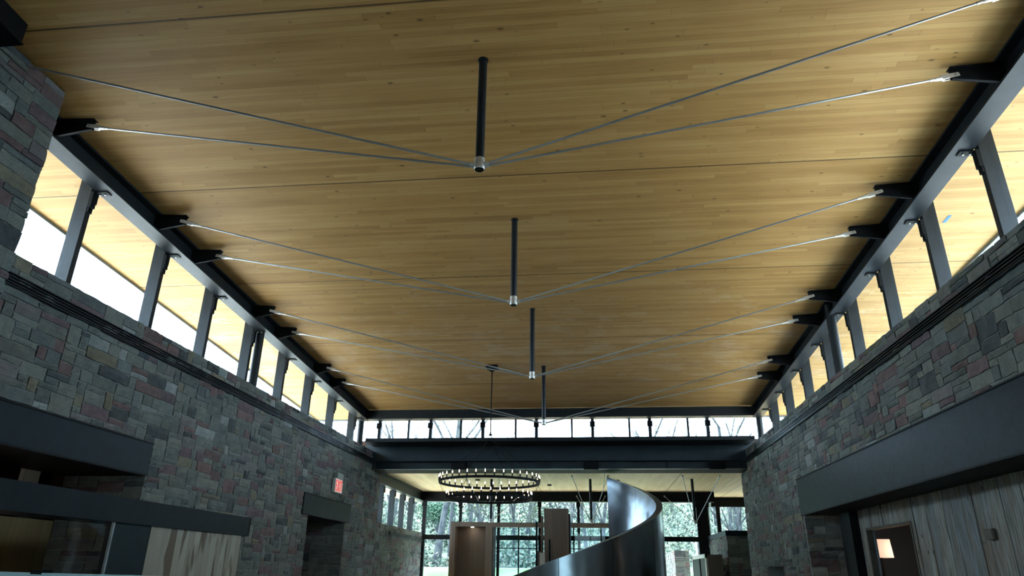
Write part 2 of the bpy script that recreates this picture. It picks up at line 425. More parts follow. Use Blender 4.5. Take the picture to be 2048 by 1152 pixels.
struct(MB().box(-8.66, 9.56, 32.2, 32.26, BC-.05, BC+.35).build('trim_2', GALV))

# ------------------------------------------------------------------ edge beams (I sections)
def ibeam(name, xc, hw, y0, y1, label, cat='beam', bot=BZ, top=CZ):
    t = thing(name, (xc, (y0+y1)/2, bot((y0+y1)/2)), label, cat)
    slab(MB(), xc-hw, xc+hw, y0, y1, bot, .03).build('bottom_flange', STEEL, t, bevel=.003)
    slab(MB(), xc-.02, xc+.02, y0, y1, lambda y: bot(y)+.03, .255).build('web', STEEL, t)
    slab(MB(), xc-hw, xc+hw, y0, y1, lambda y: top(y)-.035, .03).build('top_flange', STEEL, t)
    return t
ibeam('steel_beam', -6.76, .135, 6.30, 20.1, 'long dark steel roof beam above the left stone wall and its windows')
ibeam('steel_beam', 4.69, .135, -6, 20.1, 'long dark steel roof beam above the right stone wall and its windows')
t = thing('steel_beam', (-1.04, 20.1, BZ(20.1)), 'dark steel roof beam across the far end above the short row of windows', 'beam')
MB().box(-6.9, 4.83, 20.0, 20.27, BZ(20.05)+.045, BZ(20.05)+.075).build('bottom_flange', STEEL, t)
MB().box(-6.9, 4.83, 20.02, 20.06, BZ(20.05)+.07, CZ(20.05)-.01).build('web', STEEL, t)
t = thing('steel_beam', (-6.08, 4., CZ(4.)-.25), 'short black beam end under the ceiling beside the stone pier, at the top left corner', 'beam')
slab(MB(), -6.235, -5.92, 2.2, 5.21, lambda y: CZ(y)-.26, .25).build('web', BLACK, t)
slab(MB(), -6.235, -5.90, 2.2, 5.22, lambda y: CZ(y)-.28, .02).build('bottom_flange', BLACK, t)

# window posts on top of the stone walls, with their brackets
def window_post(side, y, label):
    x = -6.99 if side < 0 else 4.93
    s = -side
    z0, z1 = TOP-.03, CZ(y)-.02
    t = thing('window_post', (x, y, z0), label, 'post', 'window posts above the %s wall' % ('left' if side < 0 else 'right'))
    xa, xb = (x-.13, x+.07) if side < 0 else (x-.07, x+.13)
    MB().box(xa, xb, y-.045, y+.045, z0, z1).build('tube', STEEL, t, bevel=.004)
    zb = BZ(y)-.005
    xi = xb if side < 0 else xa
    b = MB().box(xi, xi+s*.20, y+.0, y+.11, zb-.014, zb)
    b.box(xi, xi+s*.012, y-.03, y+.10, zb-.16, zb)
    b.build('bracket', BLACK, t)
    c = MB().box(xi+s*.0, xi+s*.045, y-.045, y+.045, zb-.26, zb-.02); c.box(xi, xi+s*.025, y-.04, y+.04, zb-.34, zb-.26)
    c.build('clamp', BLACK, t)
    for dx in (.06, .14): MB().tube((xi+s*dx, y+.06, zb-.03), (xi+s*dx, y+.06, zb+.005), .012, 8).build('bolt', NICKEL, t)
    return t
LP = [6.2, 7.85, 9.7, 11.33, 12.98, 14.68, 16.3, 17.97, 19.72]
RP = [6.25, 7.86, 9.5, 11.17, 12.83, 14.43, 16.08, 17.73, 19.25]
ORD = ['first', 'second', 'third', 'fourth', 'fifth', 'sixth', 'seventh', 'eighth', 'ninth']
for i, y in enumerate(LP[1:]):
    window_post(-1, y, 'dark steel window post on the left stone wall, %s from the stone pier' % ORD[i])
for i, y in enumerate(RP[1:]):
    window_post(1, y, 'dark steel window post on the right stone wall, %s from the front' % ORD[i])
# round columns
def column(x, y, z0, z1, label, r=.085):
    t = thing('steel_column', (x, y, z0), label, 'column')
    MB().tube((x, y, z0), (x, y, z1), r, 28).build('shaft', STEEL, t, smooth=False)
    MB().box(x-r*1.35, x+r*1.35, y-r*1.35, y+r*1.35, z0, z0+.02).build('base_plate', STEEL, t)
    MB().box(x-r*1.35, x+r*1.35, y-r*1.35, y+r*1.35, z1-.02, z1).build('cap_plate', STEEL, t)
column(-6.86, 13.16, TOP-.03, CZ(13.2)-.04, 'round dark steel column standing on the left stone wall, close behind a flat window post')
column(4.63, 13.05, TOP-.03, CZ(13.1)-.04, 'round dark steel column standing on the right stone wall, close in front of a flat window post')
column(-6.86, 20.15, TOP-.03, CZ(20.2)-.04, 'round dark steel column in the far left corner under the roof beams')
column(4.74, 20.15, TOP-.03, CZ(20.2)-.04, 'round dark steel column in the far right corner under the roof beams')

tag(slab(MB(), 5.50, 5.55, 9.97, 10.18, lambda y: CZ(y)-.004, .003).build('tape_strip', mat('blue_tape', (.02,.16,.42), .6)), 'short blue tape strip on the underside of the eave outside the right windows', 'tape')
# panes between the posts
win = 0
def pane(mb):
    global win
    win += 1; o = mb.build('window_%d' % win, GLASS); struct(o); return o
for side, ps in ((-1, LP), (1, [4.9]+RP)):
    x = -7.05 if side < 0 else 4.98
    for a, b in zip(ps, ps[1:]+[20.3]):
        m_ = MB(); a += .047; b -= .047
        m_.prism([(x, a, TOP-.02), (x, b, TOP-.02), (x, b, CZ(b)-.02), (x, a, CZ(a)-.02)], (.012, 0, 0)); pane(m_)
fr_ = MB()
for x in (-7.05, 4.98): slab(fr_, x-.03, x+.03, 6.25 if x < 0 else 4.9, 20.3, lambda y: TOP-.03, .04)
struct(fr_.build('trim_3', STEEL))

# far clerestory: sill, posts, mullions
FY = 20.42
SZ = 3.665
sl = MB().box(-6.74, 4.6, 20.33, 21.3, 3.56, SZ); struct(sl.build('trim_4', STEEL))
farx = []
from_px = [-6.62, -5.02, -3.43, -1.83, -.15, 1.53, 3.2]
for i, x in enumerate([-6.37, -4.79, -3.20, -1.60, .05, 1.71, 3.35]):
    t = thing('window_post', (x, FY, SZ), 'steel post with black clamp in far end window row, %s from left' % ORD[i], 'post', 'posts of the far end window row')
    MB().box(x-.045, x+.045, FY, FY+.12, SZ, CZ(FY)-.02).build('tube', STEEL, t)
    MB().box(x-.075, x+.075, FY-.05, FY, CZ(FY)-.46, CZ(FY)-.30).build('clamp', BLACK, t)
for i, x in enumerate([-5.52, -3.90, -2.24, -.56, 1.13, 2.82]):
    tag(MB().box(x-.028, x+.028, 20.62, 20.72, SZ, CZ(20.7)).build('mullion', STEEL), 'slim dark mullion in the far end window row, %s from the left' % ORD[i], 'mullion', 'slim mullions of the far end window row')
xs = [-6.74, -6.37, -4.79, -3.20, -1.60, .05, 1.71, 3.35, 4.6]
for a, b in zip(xs, xs[1:]): pane(MB().box(a+.047, b-.047, FY+.05, FY+.062, SZ, CZ(FY+.05)-.02))

# deep plate girder over the opening to the next room
t = thing('plate_girder', (-1.13, 21.3, 2.87), 'deep dark steel girder spanning between the stone walls at the far end', 'beam')
MB().box(-7.0, 4.75, 21.215, 21.26, 3.10, 3.70).build('web', GIRD, t)
MB().box(-7.0, 4.75, 21.12, 21.26, 3.66, 3.69).build('top_flange', GIRD, t)
MB().box(-6.70, 4.45, 21.10, 21.30, 3.10, 3.13).build('middle_flange', GIRD, t)
MB().box(-6.70, 4.45, 21.25, 21.29, 2.90, 3.10).build('lower_web', GIRD, t)
MB().box(-6.72, 4.47, 21.12, 21.31, 2.87, 2.90).build('bottom_flange', GIRD, t)
for i, x in enumerate([-6.66, -3.95, -1.35, .2, 2.25, 4.40]):
    MB().box(x-.01, x+.01, 21.13, 21.25, 2.90, 3.10).build('stiffener', GIRD, t)
struct(MB().box(-7.2, 5., 21.32, 22.15, 2.87, 3.75).build('wall_far', DARKW))
for x, l in ((-4.0, 'left'), (-.02, 'middle'), (3.62, 'right')):
    t = thing('speaker_box', (x, 21.1, 2.84), 'small black box under the deep steel girder, %s one of three' % l, 'speaker', 'black boxes under the girder')
    MB().box(x-.22, x+.22, 21.02, 21.22, 2.84, 3.06).build('housing', BLACK, t, bevel=.008)
    MB().box(x-.20, x+.20, 21.0, 21.02, 2.86, 3.04).build('grille', BLACK, t)

# ------------------------------------------------------------------ air slots along the walls
def diffuser(x, s, y0, y1, z0, z1, label, slots=4):
    t = thing('linear_diffuser', (x, (y0+y1)/2, z0), label, 'air vent')
    MB().box(x-s*.05, x+s*.012, y0, y1, z0, z1).build('backing', BLACK, t)
    h = (z1-z0)/slots
    f = MB().box(x, x+s*.055, y0, y1, z1-.012, z1); f.box(x, x+s*.055, y0, y1, z0, z0+.012); f.box(x, x+s*.055, y0, y0+.012, z0, z1); f.box(x, x+s*.055, y1-.012, y1, z0, z1)
    f.build('frame', STEEL, t)
    for i in range(1, slots): MB().box(x+s*.012, x+s*.045, y0, y1, z0+i*h-.006, z0+i*h+.006).build('blade', STEEL, t)
diffuser(LX, 1, 6.3, 21.15, 3.03, 3.18, 'long black slotted air vent set in the left stone wall')
diffuser(RX, -1, 3.2, 21.0, 3.03, 3.18, 'long black slotted air vent set in the right stone wall')

# ------------------------------------------------------------------ king posts, rods and their brackets
ROW = ['frontmost row', 'second row', 'third row', 'rearmost row']
for k in range(4):
    y = 6.17+3.42*k; x = -1.085-.008*k; zt, zb = CZ(y), CZ(y)-1.41
    t = thing('king_post', (x, y, zb), 'black round strut with a bright steel foot hanging from the ceiling, %s' % ROW[k], 'strut', 'ceiling struts')
    MB().tube((x, y, zb+.10), (x, y, zt-.005), .047, 24).build('shaft', TUBE, t)
    MB().lathe((x, y, zt-.012), [(.058, 0), (.058, .014)], 24).build('ceiling_ring', TUBE, t)
    MB().lathe((x, y, zb-.03), [(.056, 0), (.058, .005), (.058, .062), (.052, .066), (.052, .074), (.056, .078), (.056, .13), (.050, .135)], 24).build('foot', NICKEL, t)
    MB().tube((x, y, zb-.034), (x, y, zb-.029), .047, 24).build('foot_plug', BLACK, t)
    for side in (-1, 1):
        for e in (-1, 1):
            ye = y-.03 + e*.56
            tx = (-6.20-.05*k) if side < 0 else 4.13
            tz = CZ(ye)-.155
            hid = (side < 0 and e < 0 and k == 0)
            if hid: tx = -6.52; tz = CZ(ye)-.10
            nm = ('left' if side < 0 else 'right', 'nearer' if e < 0 else 'farther')
            A = Vector((tx, ye, tz)); B = Vector((x+side*.05, y+e*.018, zb+.02)); d = (B-A).normalized()
            t = thing('tension_rod', A, 'thin stainless rod, %s one of the %s pair, %s of struts' % (nm[1], nm[0], ROW[k]), 'rod', 'stainless roof rods')
            MB().tube(A+d*.30, B, .0125, 12).build('bar', ROD, t)
            cl = MB(); cl.tube(A+d*.13, A+d*.24, .030, 12, .022); cl.tube(A+d*.235, A+d*.30, .018, 12)
            cl.build('clevis_barrel', NICKEL, t)
            wv = Vector((0, 1, 0)); uv = d.cross(wv).normalized(); fk = MB()
            for q in (-1, 1):
                off = wv*(q*.020)
                fk.prism([A-d*.045+uv*.022+off-wv*.006, A+d*.15+uv*.030+off-wv*.006, A+d*.15-uv*.030+off-wv*.006, A-d*.045-uv*.022+off-wv*.006], wv*.012)
            fk.build('clevis_fork', NICKEL, t)
            MB().tube(A-wv*.036, A+wv*.036, .013, 12).build('pin', ROD, t)
            MB().tube(B-d*.05, B, .017, 12).build('threaded_end', NICKEL, t)
            if hid: continue
            bx = -6.64 if side < 0 else 4.57
            g = thing('rod_bracket', (bx, ye, BZ(ye)), 'black tapered bracket on %s roof beam, holds the %s rod, %s of struts' % (nm[0], nm[1], ROW[k]), 'bracket', 'rod brackets on the roof beams')
            s = -side; zt_ = CZ(ye)-.04; zl = BZ(ye)+.035
            tipx = tx + s*.05
            pl = [(bx-s*.10, ye-.009, zt_), (tipx, ye-.009, zt_-.03), (tipx, ye-.009, zt_-.17), (bx-s*.0, ye-.009, zl), (bx-s*.10, ye-.009, zl)]
            MB().prism(pl, (0, .018, 0)).build('web_plate', BLACK, g)
            fl = [(tipx, ye-.045, zt_-.17), (bx, ye-.045, zl), (bx, ye-.045, zl-.014), (tipx, ye-.045, zt_-.184)]
            MB().prism([fl[0], fl[1], fl[2], fl[3]], (0, .03, 0)).build('lower_flange', BLACK, g)
            ft = [(tipx, ye-.045, zt_-.03), (bx-s*.1, ye-.045, zt_), (bx-s*.1, ye-.045, zt_+.012), (tipx, ye-.045, zt_-.018)]
            MB().prism(ft, (0, .09, 0)).build('upper_flange', BLACK, g)

# ------------------------------------------------------------------ chandelier
cx, cy = -2.375, 16.37
ch = thing('chandelier', (cx, cy, 1.5), 'two-tier black ring chandelier of lit candle bulbs hanging from the ceiling', 'chandelier')
MB().box(cx-.14, cx+.14, cy-.14, cy+.14, CZ(cy)-.055, CZ(cy)+.01).build('ceiling_plate', BLACK, ch, bevel=.005)
MB().lathe((cx, cy, CZ(cy)-.14), [(.02, 0), (.075, .03), (.075, .09)], 20).build('canopy', BLACK, ch)
m_ = MB().tube((cx, cy, 3.04), (cx, cy, CZ(cy)-.1), .014, 10); m_.build('stem', BLACK, ch)
MB().lathe((cx, cy, 2.99), [(.012, 0), (.05, .015), (.05, .03), (.02, .05), (.02, .09)], 16).build('hanging_hub', BLACK, ch)
BULB = mat('candle_flame', (1, .9, .75), .2, emit=(1, .80, .62), es=2.2)
def ring(mb, r, z, w_=.014, h=.055, n=96):
    k = len(mb.v)
    for i in range(n):
        a = 2*PI*i/n; c, s = math.cos(a), math.sin(a)
        for rr, zz in ((r+w_/2, z), (r+w_/2, z+h), (r-w_/2, z+h), (r-w_/2, z)): mb.v.append(Vector((cx+rr*c, cy+rr*s, zz)))
    for i in range(n):
        j = (i+1) % n
        for q in range(4): e = (q+1) % 4; mb.face(k+i*4+q, k+j*4+q, k+j*4+e, k+i*4+e)
    return mb
sleeve0 = bulb0 = None
for R_, z, N_ in ((1.165, 1.885, 36), (.985, 1.525, 30)):
    ring(MB(), R_, z).build('ring', BLACK, ch)
    for i in range(N_):
        a = 2*PI*(i+.35)/N_; px, py = cx+R_*math.cos(a), cy+R_*math.sin(a)
        if sleeve0 is None:
            s0 = MB(); s0.lathe((0, 0, 0), [(.026, 0), (.026, .006), (.015, .010), (.015, .075)], 10)
            sl0 = s0.build('candle_sleeve', BLACK, ch, local=True)
            b0 = MB(); b0.lathe((0, 0, .075), [(.007, 0), (.011, .018), (.012, .028), (.008, .046), (.003, .062), (.0, .072)], 10)
            bu0 = b0.build('flame_bulb', BULB, sl0, local=True, smooth=True); bu0['label'] = 'glowing candle bulb'
            sl0.location = (px-cx, py-cy, z+.05-1.5); sleeve0 = sl0
        else:
            c = sleeve0.copy(); COL.objects.link(c); c.location = (px-cx, py-cy, z+.05-1.5)
            d = bu0.copy(); d.parent = c; COL.objects.link(d)
for i in range(6):
    a = 2*PI*(i+.2)/6; e = Vector((math.cos(a), math.sin(a), 0))
    C = Vector((cx, cy, 0))
    MB().tube(C+Vector((0, 0, 3.0)), C+e*1.165+Vector((0, 0, 1.94)), .005, 6).build('cable', BLACK, ch)
    MB().tube(C+e*1.165+Vector((0, 0, 1.90)), C+e*.985+Vector((0, 0, 1.57)), .005, 6).build('hanger', BLACK, ch)

# ------------------------------------------------------------------ left side: lintels, exit sign, doorway, partition
def lintel(name, x, s, y0, y1, z0, z1, depth, label):
    t = thing(name, (x, (y0+y1)/2, z0), label, 'lintel')
    MB().box(x-s*.03, x+s*.03, y0, y1, z0, z1).build('face_plate', STEEL2, t, bevel=.003)
    MB().box(x-s*depth, x+s*.035, y0+.02, y1-.02, z0-.012, z0+.012).build('soffit_plate', BLACK, t)
    MB().box(x-s*.1, x+s*.045, y0, y1, z1-.012, z1+.008).build('top_flange', BLACK, t)
    return t
lintel('steel_lintel', LX+.01, 1, 16.17, 19.5, 1.20, 1.67, 1.2, 'dark steel lintel over the doorway in the left stone wall, below the exit sign')
lintel('steel_lintel', LX+.0, 1, 6.32, 10.10, 1.285, 1.76, 1.3, 'wide dark steel lintel over the large opening near the left edge')
lintel('steel_lintel', RX-.01, -1, 3.0, 16.25, 1.215, 1.965, 1.1, 'very long deep dark steel lintel over the barn board opening on the right')

ex = thing('exit_sign', (LX+.06, 18.2, 1.86), 'lit exit sign with red letters on the left stone wall above the doorway lintel', 'sign')
MB().box(LX+.02, LX+.10, 17.93, 18.47, 1.86, 2.22).build('housing', mat('sign_housing', (.45,.50,.50), .5), ex, bevel=.01)
MB().box(LX+.03, LX+.13, 17.98, 18.42, 2.22, 2.36).build('mounting_box', mat('sign_mount', (.25,.32,.32), .5), ex, bevel=.008)
MB().box(LX+.10, LX+.106, 17.95, 18.45, 1.88, 2.20).build('face_panel', mat('sign_face', (.80,.62,.58), .4, emit=(1., .60, .54), es=.10), ex)
RED = mat('sign_red', (.60, .012, .012), .4, emit=(1., .03, .02), es=.12)
lt = MB(); xx = LX+.107; z0, z1, st = 1.905, 2.175, .030
def B(y0, y1, a, b): lt.box(xx, xx+.004, y0, y1, a, b)
def dia(y0, za, y1, zb):
    lt.prism([(xx, y0-st*.6, za), (xx, y0+st*.6, za), (xx, y1+st*.6, zb), (xx, y1-st*.6, zb)], (.004, 0, 0))
y = 17.975
B(y, y+st, z0, z1); B(y, y+.09, z0, z0+st); B(y, y+.085, 2.025, 2.055); B(y, y+.09, z1-st, z1)
dia(18.10, z0, 18.20, z1); dia(18.20, z0, 18.10, z1)
B(18.245, 18.28, z0, z1)
B(18.31, 18.43, z1-st, z1); B(18.355, 18.385, z0, z1)
lt.build('lettering', RED, ex)

# doorway recess on the left
door = thing('door_1', (-8.05, 17.9, FL), 'dark framed door with a pale leaf in the recess under the exit sign', 'door')
door['kind'] = 'structure'
fr = MB(); fr.box(-8.1, -7.95, 16.6, 16.75, FL, 1.0); fr.box(-8.1, -7.95, 18.0, 18.16, FL, 1.0); fr.box(-8.1, -7.95, 16.6, 19.2, .62, .86); fr.build('door_frame', BLACK, door)
MB().box(-8.07, -8.02, 16.75, 18.0, FL, .62).build('door_leaf', m_plain('pale_door', (.35,.34,.31), (.40,.39,.36), 2.), door)
MB().box(-8.06, -8.04, 16.75, 19.2, .86, 1.19).build('transom', m_plain('transom_panel', (.25,.33,.38), (.28,.36,.40), 1.), door)
MB().box(-8.06, -8.04, 18.16, 19.2, FL, .62).build('side_panel', DARKW, door)
wb = MB(); wb.box(-8.25, -8.12, 16.4, 19.25, FL, 1.45); wb.box(-8.2, -7.25, 16.4, 19.2, 1.23, 1.45); struct(wb.build('wall_recess', DARKW))

# passage behind the big opening on the left
pa = MB()
pa.box(-10.2, -10.1, 6.4, 10.2, FL, 2.6); pa.box(-10.2, -6.8, 6.3, 6.4, FL, 2.6); pa.box(-10.2, -8.05, 10.15, 10.25, FL, 2.6)
struct(pa.build('wall_passage_left', DARKW))
struct(MB().box(-10.2, -7.25, 6.3, 10.2, 1.32, 1.45).build('ceiling_passage', DARKW))
tag(MB().box(-8.10, -8.05, 6.5, 10.09, FL, .62).build('wood_panel', BROWN), 'olive brown wooden panel seen through the glass at the lower left', 'panel')
tag(MB().box(-8.10, -8.04, 9.27, 9.58, .78, 1.30).build('panel_strip', WHITE), 'small white upright strip in the dark opening under the wide left lintel', 'panel')

sc_ = thing('entry_screen', (-6.2, 8.5, FL), 'glass and pale wood screen under a long dark steel band, lower left', 'screen')
bd = MB(); bd.box(-6.23, -6.18, 6.3, 12.60, .534, .851); bd.box(-6.69, -6.18, 12.55, 12.60, .534, .851); bd.box(-6.70, -6.23, 6.3, 12.6, .534, .55)
bd.build('steel_band', m_steel('band_steel', (.004,.009,.014), .55, .14), sc_, bevel=.003)
MB().box(-6.26, -6.215, 9.70, 12.40, FL, .534).build('wood_boards', ASH, sc_)['label'] = 'pale streaky wooden boards'
MB().box(-6.30, -6.22, 8.86, 9.70, FL, .534).build('steel_panel', STEEL2, sc_)
MB().box(-6.225, -6.195, 8.84, 8.87, FL, .534).build('edge_trim', GALV, sc_)
gp = MB().box(-6.25, -6.238, 6.3, 8.84, FL, .534).build('glass_pane', m_glass('clear_screen_glass', (.93,.96,.97), .9), sc_)
MB().box(-6.70, -6.26, 12.35, 12.40, FL, .534).build('return_board', ASH, sc_)

# glass guardrail close to the camera: only its cap shows
gr = thing('glass_guardrail', (-2.8, 3.0, FL), 'pale capped glass guardrail along the bottom left edge', 'railing')
a, b = Vector((-4.6, 4.22, 0)), Vector((-1.45, 2.52, 0)); d = (b-a).normalized(); n_ = Vector((-d.y, d.x, 0))
def strip(p, q, hw, z0, z1):
    return MB().prism([p-n_*hw+Vector((0,0,z0)), q-n_*hw+Vector((0,0,z0)), q+n_*hw+Vector((0,0,z0)), p+n_*hw+Vector((0,0,z0))], (0, 0, z1-z0))
strip(a, b, .02, -.062, -.030).build('cap_rail', CAP, gr)
strip(a, b, .006, FL, -.062).build('glass_pane', GLASS2, gr)
for f in (.47, .60, .70): strip(a+d*(f*3.58), a+d*(f*3.58+.10), .024, -.075, -.052).build('clamp', BLACK, gr)
strip(a+d*2.42, a+d*2.52, .024, -.036, -.018).build('bracket', BLACK, gr)

# ------------------------------------------------------------------ right side: barn board wall, doorway, lamp
wn_ = MB(); r = random.Random(3)
y = 3.0; COLS = [(.30,.29,.26), (.24,.24,.23), (.34,.29,.21), (.20,.21,.21), (.37,.34,.28), (.26,.22,.17), (.22,.25,.26), (.40,.36,.29)]
DY0, DY1, DZ = 12.40, 14.38, .825
wx = 5.10
while y < 15.3:
    wd = r.uniform(.15, .32); y1 = min(y+wd, 15.3)
    wn_.col = tuple(.55*q*k_ + .45*.27*k_ for q in r.choice(COLS) for k_ in (1.,)); x = wx + r.uniform(-.012, .008)
    g = .003
    if y < DY1 and y1 > DY0:
        if y < DY0: wn_.box(x, wx+.04, y+g, DY0, FL, 1.21)
        if y1 > DY1: wn_.box(x, wx+.04, DY1, y1-g, FL, 1.21)
        wn_.box(x, wx+.04, max(y+g, DY0), min(y1-g, DY1), DZ, 1.21)
    else: wn_.box(x, wx+.04, y+g, y1-g, FL, 1.21)
    y = y1
wn_.col = (.03,.03,.03)
wn_.box(wx+.04, wx+.10, 3., DY0, FL, 1.21); wn_.box(wx+.04, wx+.10, DY1, 15.4, FL, 1.21); wn_.box(wx+.04, wx+.10, DY0, DY1, DZ, 1.21)
struct(wn_.build('wall_boards', BARN))
dk = thing('door_2', (wx, 13.4, FL), 'open doorway lined with dark weathered boards in the barn board wall', 'doorway'); dk['kind'] = 'structure'
f = MB(); f.col = (.10,.09,.075)
f.box(wx-.025, wx+.12, DY1-.02, DY1+.02, FL, DZ+.02); f.box(wx-.025, wx+.12, DY0-.02, DY0+.02, FL, DZ+.02); f.box(wx-.025, wx+.12, DY0, DY1, DZ-.01, DZ+.03)
f.build('door_lining', BARN, dk)
MB().box(wx+.085, wx+.12, DY1-.05, DY1-.02, FL, DZ-.01).build('door_edge', GALV, dk)
rm = MB()
rm.box(7.6, 7.7, 9.5, 17.5, FL, 1.3); rm.box(wx+.10, 7.7, 17.4, 17.5, FL, 1.3); rm.box(wx+.10, 7.7, 9.4, 9.5, FL, 1.3)
struct(rm.build('wall_side_room', PLASTER))
struct(MB().box(wx+.0, 7.7, 9.4, 17.5, 1.22, 1.32).build('ceiling_side_room', PLASTER))
struct(MB().box(7.54, 7.6, 9.5, 17.4, .62, .66).build('trim_5', PLASTER))
lm = thing('table_lamp', (5.62, 15.35, FL), 'lamp with a glowing square cream shade inside the barn wall doorway', 'lamp')
MB().hexa([(5.44,15.19,.36),(5.80,15.19,.36),(5.80,15.55,.36),(5.44,15.55,.36),(5.46,15.21,.70),(5.78,15.21,.70),(5.78,15.53,.70),(5.46,15.53,.70)]).build('lamp_shade', mat('lit_shade', (.6,.46,.38), .7, emit=(1., .66, .50), es=.11), lm)
MB().tube((5.62, 15.37, -.5), (5.62, 15.37, .36), .03, 12).build('stem', BLACK, lm)
MB().lathe((5.62, 15.37, -.9), [(.14, 0), (.14, .05), (.08, .3), (.03, .42)], 20).build('base', BLACK, lm)
tb = thing('side_table', (5.62, 15.37, FL), 'dark side table under the lamp behind the barn board wall', 'table')
MB().box(5.3, 5.94, 15.05, 15.69, -.94, -.90).build('tabletop', DARKW, tb)
for a_ in (5.32, 5.88):
    for b_ in (15.07, 15.63): MB().box(a_, a_+.05, b_, b_+.05, FL, -.94).build('leg', DARKW, tb)
dl = thing('downlight', (-7.6, 8.2, 1.30), 'added round ceiling light brightening the passage behind the left lintel', 'light')  # unseen fixture added to go with the passage fill
MB().lathe((-7.6, 8.2, 1.305), [(.06, 0), (.06, .014)], 20).build('lens', mat('added_lens_glow', (1,1,1), .3, emit=(1, .85, .65), es=4.), dl)
pq = bpy.data.objects.new('passage_light', bpy.data.lights.new('passage_light', 'POINT')); pq.location = (-7.1, 7.4, H0+.35)  # added fill that brightens the passage, apart from any fixture
pq.data.energy = 1.6; pq.data.color = (1, .85, .7); pq.data.shadow_soft_size = .12; COL.objects.link(pq)
pl = bpy.data.objects.new('lamp_bulb_light', bpy.data.lights.new('lamp_bulb_light', 'POINT')); pl.location = (5.9, 14.95, H0+.5)
pl.data.energy = 3.0; pl.data.color = (1, .72, .55); pl.data.shadow_soft_size = .15; COL.objects.link(pl)
jb = MB().box(4.93, 5.09, 14.72, 15.32, FL, 1.205).build('steel_column', BLACK)
tag(jb, 'wide flat black steel column between the stone jamb and the barn boards', 'column')
jx = thing('junction_box', (wx-.03, 10.05, .40), 'small square wooden block fixed on the barn board wall', 'box')
MB().box(wx-.05, wx-.012, 9.95, 10.15, .47, .60).build('box_body', m_plain('box_wood', (.09,.085,.075), (.13,.12,.10), 6.), jx, bevel=.004)
MB().box(wx-.056, wx-.05, 9.97, 10.13, .485, .585).build('cover', m_plain('box_cover', (.11,.10,.09), (.15,.135,.115), 6.), jx)
# niche lining in the right wall
nb = MB().box(RX+.40, RX+.45, 18.4, 20.13, FL, .24).build('niche_back', DARKW); tag(nb, 'dark back of the low opening at the foot of the right stone wall', 'panel')

# ------------------------------------------------------------------ spiral balustrade of stainless steel
HX, HY, HZ, HK, HR, HT = -.761, 20., 1.785, .916, 2.462, .16
stt = thing('spiral_staircase', (HX, HY, FL), 'curved stainless steel spiral staircase balustrade sweeping up to the right', 'staircase')
def helix(mb, r0, r1, t0, t1, zt, zb, n=120):
    k = len(mb.v)
    for i in range(n+1):
        th = t0+(t1-t0)*i/n; c, s = math.cos(th), math.sin(th)
        for rr, zz in ((r0, zb(th)), (r1, zb(th)), (r1, zt(th)), (r0, zt(th))): mb.v.append(Vector((HX+rr*c, HY+rr*s, zz)))
    for i in range(n):
        for q in range(4): e = (q+1) % 4; mb.face(k+i*4+q, k+i*4+e, k+i*4+4+e, k+i*4+4+q)
    mb.face(k, k+3, k+2, k+1); j = k+n*4; mb.face(j, j+1, j+2, j+3)
    return mb
def zt(t): return HZ+HK*t
def zb(t): return max(FL, HZ+HK*t-2.1)
T0, T1 = -3.55, 1.06
seams = [T0, -2.62, -1.72, -1.42, -1.05, -.62, .30, .72, T1]
seams = [T0, -2.9, -2.25, -1.60, -1.10, -.55, .05, .62, T1]
for a, b in zip(seams, seams[1:]):
    helix(MB(), HR+HT-.012, HR+HT, a+.0022, b-.0022, lambda t: zt(t)-.004, zb, 40).build('outer_panel', STAIN, stt, smooth=True)
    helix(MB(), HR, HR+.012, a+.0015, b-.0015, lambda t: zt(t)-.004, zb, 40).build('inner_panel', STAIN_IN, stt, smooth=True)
helix(MB(), HR+.014, HR+HT-.014, T0, T1, lambda t: zt(t)-.02, zb).build('core', STEEL, stt)
CAPM = m_steel('bright_cap', (.62,.68,.72), .38, .5, .05, 1.)
helix(MB(), HR-.004, HR+HT+.004, T0, T1, zt, lambda t: zt(t)-.006).build('cap_rail', CAPM, stt)
for i in range(26):
    ta = T0+.1+i*.165
    z = HZ+HK*ta-2.0
    if z < FL+.1: continue
    mb = MB(); n = 6; k = len(mb.v)
    for q in range(n+1):
        th = ta+.172*q/n; c, s = math.cos(th), math.sin(th)
        for rr, zz in ((HR-1.3, z-.05), (HR-.002, z-.05), (HR-.002, z), (HR-1.3, z)): mb.v.append(Vector((HX+rr*c, HY+rr*s, zz)))
    for q in range(n):
        for e in range(4): g = (e+1) % 4; mb.face(q*4+e, q*4+g, q*4+4+g, q*4+4+e)
    mb.face(0, 3, 2, 1); mb.face(n*4, n*4+1, n*4+2, n*4+3)
    mb.build('tread', STEEL2, stt)

# ------------------------------------------------------------------ the lower room beyond
BY = 28.4
GZ = 2.59
